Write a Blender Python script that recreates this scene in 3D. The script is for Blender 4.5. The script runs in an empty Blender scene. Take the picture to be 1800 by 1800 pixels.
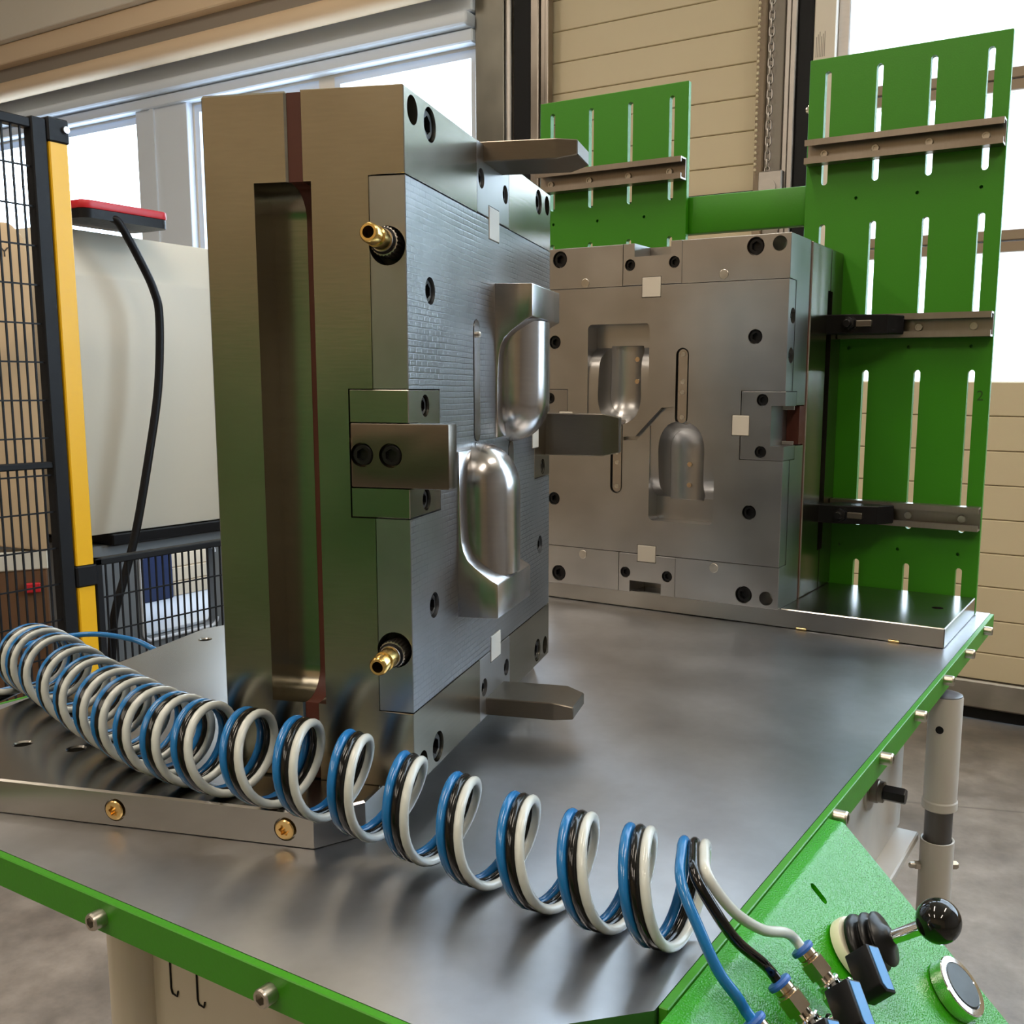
import bpy, bmesh, math, random
from mathutils import Vector, Matrix
random.seed(7)
S = bpy.context.scene
COL = S.collection
PI = math.pi

# ------------------------------------------------------------------ camera, light, exposure
cam_d = bpy.data.cameras.new('camera'); cam = bpy.data.objects.new('camera', cam_d); COL.objects.link(cam)
cam_d.sensor_width = 36.0; cam_d.sensor_fit = 'HORIZONTAL'
cam_d.lens = 1752.99 / 1800 * 36.0
cam_d.shift_x = (900 - 1019.30) / 1800; cam_d.shift_y = (938.42 - 900) / 1800
cam_d.clip_start = 0.02; cam_d.clip_end = 60
YAW, PIT, ROL = 0.533409, 0.145058, 0.008627
fw = Vector((-math.sin(YAW) * math.cos(PIT), math.cos(YAW) * math.cos(PIT), -math.sin(PIT)))
rt = Vector((math.cos(YAW), math.sin(YAW), 0)); up = rt.cross(fw)
r2 = rt * math.cos(ROL) + up * math.sin(ROL); u2 = -rt * math.sin(ROL) + up * math.cos(ROL)
cam.matrix_world = Matrix(((r2.x, u2.x, -fw.x, 0), (r2.y, u2.y, -fw.y, 0), (r2.z, u2.z, -fw.z, 0.32435), (0, 0, 0, 1)))
S.camera = cam

w = bpy.data.worlds.new('sky'); S.world = w; w.use_nodes = True
w.node_tree.nodes['Background'].inputs[0].default_value = (0.66, 0.83, 1.0, 1)
w.node_tree.nodes['Background'].inputs[1].default_value = 10.0

def area(name, loc, rot, sx, sy, power, color, portal=False):
    d = bpy.data.lights.new(name, 'AREA'); d.shape = 'RECTANGLE'; d.size = sx; d.size_y = sy
    d.energy = power; d.color = color
    if portal: d.cycles.is_portal = True
    o = bpy.data.objects.new(name, d); COL.objects.link(o); o.location = loc; o.rotation_euler = rot
    return o
# hall lamps: rows of warm tube fixtures under the roof
for lx, ly in ((-3.6, -2.2), (-3.6, 0.6), (-1.2, -2.4), (-1.2, 0.4), (1.2, -1.6), (1.2, 1.2)):
    area('hall_lamp', (lx, ly, 3.02), (0, 0, 0), 0.22, 1.5, 36, (1.0, 0.87, 0.72))
S.view_settings.view_transform = 'Standard'; S.view_settings.look = 'None'
S.view_settings.exposure = 0.12; S.view_settings.gamma = 1.0; S.view_settings.use_curve_mapping = False
S.cycles.caustics_reflective = False; S.cycles.caustics_refractive = False
S.cycles.use_denoising = True; S.cycles.max_bounces = 8; S.cycles.sample_clamp_indirect = 8

# ------------------------------------------------------------------ materials
def srgb(r, g, b):
    f = lambda c: (c / 255 / 12.92) if c <= 10 else ((c / 255 + 0.055) / 1.055) ** 2.4
    return (f(r), f(g), f(b), 1)
class N:
    def __init__(s, name):
        s.m = bpy.data.materials.new(name); s.m.use_nodes = True; s.t = s.m.node_tree
        s.p = s.t.nodes['Principled BSDF']
    def n(s, typ, **kw):
        o = s.t.nodes.new(typ)
        for k, v in kw.items(): setattr(o, k, v)
        return o
    def l(s, a, b): s.t.links.new(a, b)
    def coord(s, scale=(1, 1, 1), rot=(0, 0, 0)):
        tc = s.n('ShaderNodeTexCoord'); mp = s.n('ShaderNodeMapping')
        mp.inputs['Scale'].default_value = scale; mp.inputs['Rotation'].default_value = rot
        s.l(tc.outputs['Object'], mp.inputs[0]); return mp.outputs[0]
    def noise(s, vec, scale, detail=4, rough=.55):
        o = s.n('ShaderNodeTexNoise'); o.inputs['Scale'].default_value = scale; o.inputs['Detail'].default_value = detail
        o.inputs['Roughness'].default_value = rough; s.l(vec, o.inputs['Vector']); return o.outputs['Fac']
    def rmap(s, v, a, b, c, d):
        o = s.n('ShaderNodeMapRange'); o.inputs[1].default_value = a; o.inputs[2].default_value = b
        o.inputs[3].default_value = c; o.inputs[4].default_value = d; s.l(v, o.inputs[0]); return o.outputs[0]
    def mix(s, f, a, b):
        o = s.n('ShaderNodeMix', data_type='RGBA'); s.l(f, o.inputs['Factor'])
        o.inputs[6].default_value = a; o.inputs[7].default_value = b; return o.outputs[2]
    def bump(s, h, strength, dist=.001):
        o = s.n('ShaderNodeBump'); o.inputs['Strength'].default_value = strength; o.inputs['Distance'].default_value = dist; o.inputs['Filter Width'].default_value = 1.0
        s.l(h, o.inputs['Height'])
        if s.p.inputs['Normal'].is_linked:
            s.l(s.p.inputs['Normal'].links[0].from_socket, o.inputs['Normal'])
        s.l(o.outputs[0], s.p.inputs['Normal'])
def plain(name, col, rough=.5, metal=0, **kw):
    n = N(name); n.p.inputs['Base Color'].default_value = col; n.p.inputs['Roughness'].default_value = rough
    n.p.inputs['Metallic'].default_value = metal
    for k, v in kw.items(): n.p.inputs[k].default_value = v
    vec = n.coord(); f = n.noise(vec, 60, 3)
    n.l(n.rmap(f, .3, .7, max(.02, rough - .04), rough + .04), n.p.inputs['Roughness'])
    return n.m
def steel(name, c0, c1, r0, r1, stretch=(1, 1, 1), scale=60, bstr=.12, bdist=.0003, blot=7, grain=.94, det=4):
    n = N(name); n.p.inputs['Metallic'].default_value = 1
    f = n.noise(n.coord(stretch), scale, det, .5); g = n.noise(n.coord(), blot, 2, .5)
    dk = n.n('ShaderNodeMix', data_type='RGBA'); dk.blend_type = 'MULTIPLY'; dk.inputs['Factor'].default_value = 1
    n.l(n.mix(n.rmap(g, .3, .7, 0, 1), c0, c1), dk.inputs[6]); n.l(n.mix(n.rmap(f, .3, .7, 0, 1), (grain, grain, grain, 1), (1, 1, 1, 1)), dk.inputs[7])
    n.l(dk.outputs[2], n.p.inputs['Base Color'])
    n.l(n.rmap(g, .3, .72, r0, r1), n.p.inputs['Roughness'])
    n.bump(f, bstr, bdist); return n.m
MT = {}
MT['steel'] = steel('brushed_steel', (.32, .30, .245, 1), (.42, .395, .325, 1), .215, .265, (6, 1, 50), 9, .12, .0002, 7, .93, 2)
MT['steel_face'] = steel('ground_steel', (.38, .375, .37, 1), (.49, .485, .48, 1), .29, .35, (1, 2, 6), 14, .03, .0002, 9, .98, 1)
MT['steel_dark'] = steel('hardened_steel', (.15, .13, .105, 1), (.20, .175, .145, 1), .29, .37, (10, 10, 60), 12, .15, .0002)
MT['steel_block'] = steel('block_steel', (.33, .325, .325, 1), (.40, .395, .395, 1), .29, .35, (1, 2, 6), 14, .03, .0002, 9, .98, 1)
MT['steel_polish'] = steel('polished_steel', (.42, .41, .41, 1), (.52, .50, .49, 1), .20, .26, (3, 3, 30), 14, .08, .0002)
MT['steel_cavity'] = steel('cavity_steel', (.34, .33, .33, 1), (.44, .42, .40, 1), .29, .34, (3, 3, 20), 14, .05, .0002)
MT['table_steel'] = steel('table_steel', (.46, .475, .51, 1), (.60, .615, .65, 1), .30, .40, (1, 1, 1), 70, .08, .0003, 6, .93, 3)
MT['plate_steel'] = steel('base_plate_steel', (.30, .29, .27, 1), (.38, .37, .345, 1), .20, .265, (2, 2, 10), 30, .04, .0002, 8, .97, 1)
MT['zinc'] = steel('zinc_steel', (.50, .47, .41, 1), (.62, .58, .52, 1), .29, .36, blot=60)
MT['chrome'] = plain('chrome', (.78, .78, .79, 1), .07, 1)
MT['nickel'] = plain('nickel_brass', (.62, .50, .37, 1), .2, 1)
MT['brass'] = plain('brass', (.72, .50, .17, 1), .22, 1)
MT['gold_zinc'] = plain('yellow_zinc', (.70, .48, .20, 1), .25, 1)
MT['black_screw'] = plain('black_oxide', (.007, .007, .008, 1), .36, .0, **{'Specular IOR Level': .3})
MT['black'] = plain('black_plastic', (.006, .006, .007, 1), .42, 0, **{'Specular IOR Level': .22})
MT['rubber'] = plain('black_rubber', (.006, .006, .006, 1), .33, 0, **{'Specular IOR Level': .3})
MT['gloss_black'] = plain('black_phenolic', (.008, .008, .008, 1), .07)
MT['insul'] = plain('insulation_board', srgb(84, 38, 26), .5)
MT['sheen_key'] = plain('lock_face_sheen', srgb(226, 220, 208), .45)  # polished locks: their bright reflection is painted in as a pale base colour
def paint(name, col, rough, bscale, bstr, coat=.0):
    n = N(name); n.p.inputs['Base Color'].default_value = col; n.p.inputs['Roughness'].default_value = rough
    n.p.inputs['Coat Weight'].default_value = coat
    n.bump(n.noise(n.coord(), bscale, 2, .5), bstr, .0006); return n.m
MT['green'] = paint('green_paint', srgb(54, 138, 8), .42, 420, .18)
MT['green_box'] = paint('green_wrinkle_paint', srgb(44, 150, 8), .22, 800, 1.0)
MT['green_cabinet'] = paint('green_machine_paint', srgb(44, 98, 28), .4, 100, .1)
MT['blue_t'] = plain('blue_tube', srgb(28, 112, 178), .2, 0, **{'Subsurface Weight': .1, 'Subsurface Radius': (.002, .002, .002)})
MT['black_t'] = plain('black_tube', (.005, .005, .005, 1), .14, 0, **{'Specular IOR Level': .4})
MT['white_t'] = plain('clear_white_tube', srgb(228, 234, 230), .18, 0, **{'Subsurface Weight': .35, 'Subsurface Radius': (.004, .004, .004), 'Transmission Weight': .25})
MT['blue_p'] = plain('blue_plastic', srgb(48, 98, 178), .4)
MT['blue_inlay'] = plain('blue_inlay', srgb(82, 146, 208), .5)
MT['cream'] = plain('cream_paint', srgb(205, 198, 182), .42)
MT['greywhite'] = plain('grey_white_paint', srgb(196, 192, 184), .4)
MT['yellow'] = plain('yellow_paint', srgb(236, 180, 8), .42)
MT['fence_black'] = plain('fence_black', (.010, .011, .013, 1), .5, 0, **{'Specular IOR Level': .2})
MT['machine'] = plain('machine_cream', srgb(216, 210, 194), .45)
MT['tan'] = plain('tan_cover', srgb(206, 176, 136), .6)
MT['darkgrey'] = plain('dark_grey', srgb(118, 124, 130), .5)
MT['red'] = plain('red_plastic', srgb(196, 34, 44), .4)
MT['white_frame'] = plain('white_window_frame', srgb(226, 236, 250), .4)
MT['wall'] = plain('wall_paint', srgb(232, 224, 212), .8)
MT['ceil'] = plain('roof_lining', srgb(205, 188, 160), .8)
MT['door'] = paint('door_cream', srgb(212, 198, 168), .5, 300, .1)
MT['rail_tan'] = plain('rail_tan', srgb(150, 132, 112), .5)
MT['column'] = steel('column_steel', (.24, .23, .20, 1), (.30, .29, .25, 1), .35, .45, (1, 1, .2), 20, .05)
MT['galv'] = steel('galvanised', (.40, .38, .36, 1), (.52, .49, .46, 1), .35, .5, (1, 1, 3), 30, .1)
MT['beam_tan'] = plain('beam_tan', srgb(236, 210, 178), .6)
MT['beam_grey'] = plain('beam_grey', srgb(158, 150, 141), .6)
MT['ink'] = plain('ink', (.06, .055, .05, 1), .6)
MT['wood'] = plain('brown_wood', srgb(104, 72, 44), .7)
MT['paper'] = plain('paper_stack', srgb(224, 206, 178), .7)
MT['navy'] = plain('navy_plastic', srgb(30, 44, 82), .5)
# slotted rail steel
MT['strut'] = steel('strut_steel', (.30, .265, .23, 1), (.38, .335, .29, 1), .3, .4, (40, 1, 1), 6, .2, .0002)
# milled face: rows of shallow cutter marks
def milled():
    n = N('milled_steel'); n.p.inputs['Metallic'].default_value = 1
    g = n.noise(n.coord(), 8, 4, .6); f = n.noise(n.coord((1, 8, 40)), 20, 4, .6)
    n.l(n.rmap(g, .3, .72, .285, .34), n.p.inputs['Roughness'])
    tc = n.n('ShaderNodeTexCoord'); sp = n.n('ShaderNodeSeparateXYZ'); cb = n.n('ShaderNodeCombineXYZ')
    n.l(tc.outputs['Object'], sp.inputs[0]); n.l(sp.outputs['Y'], cb.inputs[0]); n.l(sp.outputs['Z'], cb.inputs[1])
    br = n.n('ShaderNodeTexBrick'); br.offset = .5
    br.inputs['Scale'].default_value = 1; br.inputs['Brick Width'].default_value = .0110; br.inputs['Row Height'].default_value = .0046
    br.inputs['Mortar Size'].default_value = .0009; br.inputs['Mortar Smooth'].default_value = 1.0
    nz = n.n('ShaderNodeTexNoise'); nz.inputs['Scale'].default_value = 35
    n.l(cb.outputs[0], nz.inputs['Vector'])
    mx = n.n('ShaderNodeVectorMath', operation='MULTIPLY_ADD'); mx.inputs[1].default_value = (.0022, .0016, 0)
    n.l(nz.outputs['Color'], mx.inputs[0]); n.l(cb.outputs[0], mx.inputs[2]); n.l(mx.outputs[0], br.inputs['Vector'])
    patch = n.rmap(n.noise(n.coord(), 11, 3, .6), .40, .60, .15, 1)
    sn = n.n('ShaderNodeSeparateXYZ'); n.l(tc.outputs['Normal'], sn.inputs[0])
    m0 = n.n('ShaderNodeMath', operation='MULTIPLY'); n.l(patch, m0.inputs[0]); n.l(n.rmap(sn.outputs['X'], .8, .9, 0, 1), m0.inputs[1])
    ml = n.n('ShaderNodeMath', operation='MULTIPLY'); n.l(br.outputs['Fac'], ml.inputs[0]); n.l(m0.outputs[0], ml.inputs[1])
    inv = n.n('ShaderNodeMath', operation='MULTIPLY'); inv.inputs[1].default_value = -1; n.l(ml.outputs[0], inv.inputs[0])
    dk = n.n('ShaderNodeMix', data_type='RGBA'); dk.blend_type = 'MULTIPLY'; dk.inputs['Factor'].default_value = 1
    n.l(n.mix(n.rmap(g, .3, .7, 0, 1), (.32, .33, .345, 1), (.43, .44, .455, 1)), dk.inputs[6]); n.l(n.mix(ml.outputs[0], (1, 1, 1, 1), (.60, .60, .60, 1)), dk.inputs[7])
    n.l(dk.outputs[2], n.p.inputs['Base Color'])
    n.bump(inv.outputs[0], .42, .0003); return n.m
MT['milled'] = milled()
def concrete():
    n = N('concrete_floor')
    a = n.noise(n.coord(), 1.7, 6, .65); b = n.noise(n.coord(), 9, 8, .7)
    c1 = n.mix(n.rmap(a, .3, .7, 0, 1), srgb(104, 97, 90), srgb(166, 154, 143))
    mm = n.n('ShaderNodeMix', data_type='RGBA'); mm.blend_type = 'MULTIPLY'; mm.inputs['Factor'].default_value = .7
    n.l(c1, mm.inputs[6]); n.l(n.mix(n.rmap(b, .35, .65, 0, 1), (.42, .41, .40, 1), (1, 1, 1, 1)), mm.inputs[7])
    vo = n.n('ShaderNodeTexVoronoi', feature='DISTANCE_TO_EDGE'); vo.inputs['Scale'].default_value = .8
    n.l(n.coord(), vo.inputs['Vector'])
    nb = n.n('ShaderNodeMix', data_type='RGBA'); nb.blend_type = 'MULTIPLY'; nb.inputs['Factor'].default_value = .6
    n.l(mm.outputs[2], nb.inputs[6]); n.l(n.mix(n.rmap(vo.outputs['Distance'], 0, .006, 0, 1), (.35, .33, .3, 1), (1, 1, 1, 1)), nb.inputs[7])
    n.l(nb.outputs[2], n.p.inputs['Base Color']); n.l(n.rmap(b, .3, .7, .35, .6), n.p.inputs['Roughness'])
    n.bump(b, .1, .002); return n.m
MT['concrete'] = concrete()
def glass():
    n = N('window_glass'); t = n.t
    tr = n.n('ShaderNodeBsdfTransparent'); gl = n.n('ShaderNodeBsdfGlossy'); gl.inputs['Roughness'].default_value = .02
    mx = n.n('ShaderNodeMixShader'); mx.inputs[0].default_value = .06
    n.l(tr.outputs[0], mx.inputs[1]); n.l(gl.outputs[0], mx.inputs[2]); n.l(mx.outputs[0], t.nodes['Material Output'].inputs[0])
    return n.m
MT['glass'] = glass()

# ------------------------------------------------------------------ mesh helpers
def box(bm, x0, x1, y0, y1, z0, z1, bev=0, seg=1):
    b = bmesh.new()
    vs = [b.verts.new((x, y, z)) for x in (x0, x1) for y in (y0, y1) for z in (z0, z1)]
    for f in ((0, 1, 3, 2), (4, 6, 7, 5), (0, 4, 5, 1), (2, 3, 7, 6), (0, 2, 6, 4), (1, 5, 7, 3)): b.faces.new([vs[i] for i in f])
    if bev: bmesh.ops.bevel(b, geom=b.edges[:], offset=bev, segments=seg, affect='EDGES', profile=.5)
    merge(bm, b)
def merge(bm, b):
    me = bpy.data.meshes.new('t'); b.to_mesh(me); b.free(); bm.from_mesh(me); bpy.data.meshes.remove(me)
def basis(d):
    d = Vector(d).normalized(); a = Vector((0, 0, 1)) if abs(d.z) < .9 else Vector((1, 0, 0))
    e = d.cross(a).normalized(); return d, e, d.cross(e).normalized()
def lathe(bm, o, d, prof, seg=24, cap=True):
    """prof: list of (distance along d, radius); radius may be a function of the angle"""
    d, e, f = basis(d); o = Vector(o); rings = []
    for t, r in prof:
        ring = []
        for i in range(seg):
            a = 2 * PI * i / seg; rr = r(a) if callable(r) else r
            ring.append(bm.verts.new(o + d * t + (e * math.cos(a) + f * math.sin(a)) * rr))
        rings.append(ring)
    for A, B in zip(rings, rings[1:]):
        for i in range(seg): bm.faces.new((A[i], A[(i + 1) % seg], B[(i + 1) % seg], B[i]))
    if cap:
        bm.faces.new(rings[0][::-1]); bm.faces.new(rings[-1])
def hexr(af):
    return lambda a: (af / 2) / math.cos(((a + PI / 6) % (PI / 3)) - PI / 6)
def cyl(bm, p0, p1, r, seg=24, bev=0):
    p0 = Vector(p0); p1 = Vector(p1); L = (p1 - p0).length
    prof = [(0, r), (L, r)] if not bev else [(0, r - bev), (bev, r), (L - bev, r), (L, r - bev)]
    lathe(bm, p0, p1 - p0, prof, seg)
def tube(bm, pts, r, seg=10, cap=True):
    pts = [Vector(p) for p in pts]; n = len(pts); T = []
    for i in range(n): T.append((pts[min(i + 1, n - 1)] - pts[max(i - 1, 0)]).normalized())
    e = basis(T[0])[1]; rings = []
    for i in range(n):
        e = (e - T[i] * e.dot(T[i])).normalized(); f = T[i].cross(e)
        rings.append([bm.verts.new(pts[i] + (e * math.cos(2 * PI * k / seg) + f * math.sin(2 * PI * k / seg)) * r) for k in range(seg)])
    for A, B in zip(rings, rings[1:]):
        for i in range(seg): bm.faces.new((A[i], A[(i + 1) % seg], B[(i + 1) % seg], B[i]))
    if cap: bm.faces.new(rings[0][::-1]); bm.faces.new(rings[-1])
def prism(bm, pts, axis, a0, a1):
    """polygon pts in the two other axes (in x,y,z order) pushed along axis"""
    def P(p, a):
        q = list(p); q.insert(axis, a); return q
    A = [bm.verts.new(P(p, a0)) for p in pts]; B = [bm.verts.new(P(p, a1)) for p in pts]; n = len(pts)
    bm.faces.new(A[::-1]); bm.faces.new(B)
    for i in range(n): bm.faces.new((A[i], A[(i + 1) % n], B[(i + 1) % n], B[i]))
def slot_pts(cx, z0, z1, hw, seg=8):
    P = []
    for i in range(seg + 1): a = PI * i / seg; P.append((cx + hw * math.cos(a), z1 - hw + hw * math.sin(a)))
    for i in range(seg + 1): a = PI + PI * i / seg; P.append((cx + hw * math.cos(a), z0 + hw + hw * math.sin(a)))
    return P
def rrect(x0, x1, y0, y1, r, seg=6):
    P = []
    for cx, cy, a0 in ((x1 - r, y1 - r, 0), (x0 + r, y1 - r, PI / 2), (x0 + r, y0 + r, PI), (x1 - r, y0 + r, 1.5 * PI)):
        for i in range(seg + 1): a = a0 + PI / 2 * i / seg; P.append((cx + r * math.cos(a), cy + r * math.sin(a)))
    return P
def finish(me, ang=28):
    for p in me.polygons: p.use_smooth = True
    me.set_sharp_from_angle(angle=math.radians(ang))
def ob(name, bm, m, parent=None, label=None, ang=28, kind=None):
    bmesh.ops.recalc_face_normals(bm, faces=bm.faces[:])
    me = bpy.data.meshes.new(name); bm.to_mesh(me); bm.free(); finish(me, ang)
    o = bpy.data.objects.new(name, me); COL.objects.link(o)
    me.materials.append(MT[m] if isinstance(m, str) else m)
    if parent: o.parent = parent
    if label: o['label'] = label
    if kind: o['kind'] = kind
    return o
def nb(): return bmesh.new()
def cut(o, cutter_bms):
    """subtract cutters from a finished mesh"""
    tmp = []
    cm = bmesh.new()
    for c in cutter_bms: tmp.append(c)
    objs = []
    for c in tmp:
        bmesh.ops.recalc_face_normals(c, faces=c.faces[:])
        me = bpy.data.meshes.new('c'); c.to_mesh(me); c.free()
        k = bpy.data.objects.new('c', me); COL.objects.link(k); objs.append(k)
        md = o.modifiers.new('b', 'BOOLEAN'); md.operation = 'DIFFERENCE'; md.solver = 'EXACT'; md.object = k
    cm.free()
    par = o.parent; o.parent = None; mw = o.matrix_basis.copy(); o.matrix_basis = Matrix()
    dg = bpy.context.evaluated_depsgraph_get()
    me = bpy.data.meshes.new_from_object(o.evaluated_get(dg))
    o.modifiers.clear(); old = o.data; me.name = old.name; o.data = me; bpy.data.meshes.remove(old)
    for k in objs:
        d = k.data; bpy.data.objects.remove(k); bpy.data.meshes.remove(d)
    o.parent = par; o.matrix_basis = mw
    finish(o.data)
    return o
def thing(name, label, cat, loc=(0, 0, 0), rz=0, group=None):
    o = bpy.data.objects.new(name, None); COL.objects.link(o); o.location = loc; o.rotation_euler = (0, 0, rz)
    o.empty_display_size = .05
    tag(o, label, cat, group); return o
def tag(o, label, cat, group=None):
    o['label'] = label; o['category'] = cat
    if group: o['group'] = group
    return o
def struct(o): o['kind'] = 'structure'; return o
def inst(name, me, parent, mat):
    o = bpy.data.objects.new(name, me); COL.objects.link(o); o.parent = parent; o.matrix_local = mat; return o
def frame(o, d, s):
    """matrix: local +X -> d, scaled (axial, radial)"""
    d, e, f = basis(d)
    return Matrix.Translation(Vector(o)) @ Matrix((d, e, f)).transposed().to_4x4() @ Matrix.Diagonal((s[0], s[1], s[1], 1))
def catmull(P, n=12):
    P = [Vector(p) for p in P]; out = []
    Q = [P[0] * 2 - P[1]] + P + [P[-1] * 2 - P[-2]]
    for i in range(1, len(Q) - 2):
        a, b, c, d = Q[i - 1], Q[i], Q[i + 1], Q[i + 2]
        for k in range(n):
            t = k / n
            out.append(.5 * ((2 * b) + (c - a) * t + (2 * a - 5 * b + 4 * c - d) * t * t + (3 * b - a - 3 * c + d) * t ** 3))
    out.append(P[-1]); return out

# shared fasteners, axis +X, radius 1, height 1 (head top at x=1)
def socket_mesh(name, mat, hexd=.6, torx=False):
    b = nb(); hx = hexr(1.08)
    if torx: hx = lambda a: .5 + .1 * math.cos(6 * a)
    lathe(b, (0, 0, 0), (1, 0, 0), [(0, 1), (.86, 1), (1, .88), (1, hx), (1 - hexd, hx), (1 - hexd, .02)], 24)
    bmesh.ops.recalc_face_normals(b, faces=b.faces[:])
    me = bpy.data.meshes.new(name); b.to_mesh(me); b.free(); finish(me); me.materials.append(MT[mat]); return me
SCREW = socket_mesh('socket_screw', 'black_screw'); BOLT = socket_mesh('socket_bolt', 'zinc'); TORX = socket_mesh('torx_screw', 'gold_zinc', torx=True)
RAILSCREW = socket_mesh('rail_screw', 'zinc', .4)

# ------------------------------------------------------------------ structure: hall
FZ = -0.85
b = nb(); box(b, -8, 4, -4, 3.9, FZ - .1, FZ); struct(ob('floor', b, 'concrete'))
b = nb(); box(b, -8, 4, -4, 3.9, 4.3, 3.45); struct(ob('ceiling', b, 'ceil'))
b = nb(); box(b, -8.1, -8, -4, 3.9, FZ, 4.3); struct(ob('wall_left', b, 'beam_grey'))
b = nb(); box(b, 4, 4.1, -4, 3.9, FZ, 4.3); struct(ob('wall_right', b, 'beam_grey'))
b = nb(); box(b, -8, 4, -4.1, -4, FZ, 4.3); wf = struct(ob('wall_front', b, plain('front_wall_paint', srgb(176, 150, 116), .8)))
b = nb(); box(b, -1.9, 1.4, -4.0, -3.2, FZ, .62, .02); ob('unseen_green_cabinet', b, 'green_cabinet', wf)  # unseen green cabinet behind the camera, added for its reflection in the steel
b = nb(); box(b, -8, 4, 3.7, 3.9, FZ, 4.3); wb = struct(ob('wall_back', b, 'wall'))
OPEN = {'window_1': (-7.4, -5.0, .85, 1.775), 'window_2': (-4.56, -3.66, .85, 1.775), 'window_3': (-3.56, -2.72, .85, 1.775),
        'door_1': (-2.36, -1.42, FZ - .2, 2.6), 'door_2': (-1.145, 3.2, FZ - .2, 2.6), 'window_4': (-3.5, 3.2, 2.70, 3.95)}
cs = []
for x0, x1, z0, z1 in OPEN.values():
    c = nb(); box(c, x0, x1, 3.6, 4.0, z0, z1); cs.append(c)
cut(wb, cs)
for k, (x0, x1, z0, z1) in OPEN.items():
    area('portal', ((x0 + x1) / 2, 3.92, (max(z0, FZ) + z1) / 2), (-PI / 2, 0, 0), x1 - x0, z1 - max(z0, FZ), 1, (1, 1, 1), True)
for i in (1, 2, 3, 4):
    x0, x1, z0, z1 = OPEN['window_%d' % i]
    b = nb(); fwid = .035
    prism(b, [(x0, z0), (x1, z0), (x1, z1), (x0, z1)], 1, 3.701, 3.775)
    fr = struct(ob('window_%d' % i, b, 'white_frame'))
    c = nb(); box(c, x0 + fwid, x1 - fwid, 3.69, 3.9, z0 + fwid, z1 - fwid); cut(fr, [c])
    b = nb(); box(b, x0 + fwid, x1 - fwid, 3.735, 3.741, z0 + fwid, z1 - fwid); ob('pane', b, 'glass', fr)
# window head lining: stepped white boards above the window band
b = nb(); box(b, -8, -2.705, 3.64, 3.7, 1.785, 1.84, .006); struct(ob('trim_1', b, 'white_frame'))
b = nb(); box(b, -8, -2.705, 3.60, 3.7, 1.843, 1.905, .02, 3); struct(ob('trim_2', b, 'white_frame'))
b = nb(); box(b, -8, -2.705, 3.64, 3.7, 1.908, 1.995, .006); struct(ob('trim_3', b, 'white_frame'))
b = nb(); box(b, -4.99, -4.57, 3.66, 3.7, .3, 1.795, .004); box(b, -4.86, -4.83, 3.65, 3.66, .3, 1.79); struct(ob('trim_4', b, 'white_frame'))
# crane beam along the wall
b = nb(); cyl(b, (-8, 3.55, 2.0), (-2.705, 3.55, 2.0), .05, 24); struct(ob('trim_5', b, 'beam_tan'))
b = nb(); box(b, -8, -2.705, 3.56, 3.7, 2.045, 2.14, .006); struct(ob('trim_6', b, 'beam_grey'))
b = nb(); box(b, -8, -2.705, 3.5, 3.7, 2.13, 2.235, .006); struct(ob('trim_7', b, 'beam_tan'))
b = nb(); box(b, -8, -2.705, 3.46, 3.7, 2.236, 2.60, .004); struct(ob('trim_8', b, 'wall'))
# column and door posts
b = nb(); box(b, -2.704, -2.555, 3.66, 3.7, FZ, 4.3, .004); struct(ob('trim_9', b, 'column'))
b = nb(); cyl(b, (-2.533, 3.67, FZ), (-2.533, 3.67, 4.25), .016, 16); struct(ob('trim_10', b, 'galv'))
b = nb(); box(b, -2.508, -2.421, 3.665, 3.7, FZ, 4.25, .004); struct(ob('trim_11', b, 'fence_black'))
b = nb(); box(b, -2.418, -2.379, 3.655, 3.7, FZ, 4.25, .004); box(b, -2.377, -2.352, 3.67, 3.7, FZ, 4.25, .003); box(b, -2.350, -2.334, 3.66, 3.7, FZ, 4.25, .003); struct(ob('trim_12', b, 'strut'))
def rib_door(name, x0, x1, zs, y=3.72, t=.05):
    """sectional door: ribbed panels, each its own plank"""
    me = None; root = None
    for z0, z1 in zs:
        b = nb(); box(b, x0, x1, y, y + t, z0 + .0012, z1 - .0012, .003, 1)
        if root is None: root = struct(ob(name, b, 'door'))
        else: ob('door_panel', b, 'door', root)
    b = nb(); box(b, x0, x1, y + .012, y + t - .005, zs[0][0], zs[-1][1]); ob('door_core', b, 'rail_tan', root)
    return root
zs = [(.68 + .1225 * i, .68 + .1225 * (i + 1)) for i in range(-12, 17)]
rib_door('door_1', -2.36, -1.42, zs)
b = nb(); box(b, -2.36, -1.42, 3.70, 3.72, 1.03, 1.07); d1 = ob('door_seal', b, 'black', bpy.data.objects['door_1'])
zs = [(-.70, -.60)] + [(-.60 + .12 * i, -.60 + .12 * (i + 1)) for i in range(8)]
d2 = rib_door('door_2', -1.145, 3.2, zs)
b = nb(); box(b, -1.145, 3.2, 3.70, 3.79, -.80, -.70, .006); ob('bottom_rail', b, 'galv', d2)
b = nb(); box(b, -1.145, 3.2, 3.72, 3.78, -.845, -.80, .004); ob('door_gap_shade', b, 'black', d2)  # black strip painting the dark gap under the door
for z0, z1 in ((.79, .865), (1.31, 1.385), (1.83, 1.905)):
    b = nb(); box(b, -1.145, 3.2, 3.71, 3.77, z0, (z0 + z1) / 2 - .002, .003); box(b, -1.145, 3.2, 3.71, 3.77, (z0 + z1) / 2 + .002, z1, .003)
    ob('glazing_rail', b, 'rail_tan', d2)
for x in (-1.145, .3, 1.7, 3.16):
    b = nb(); box(b, x, x + .05, 3.70, 3.775, .36, 2.6, .004); ob('stile', b, 'galv', d2)
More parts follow.
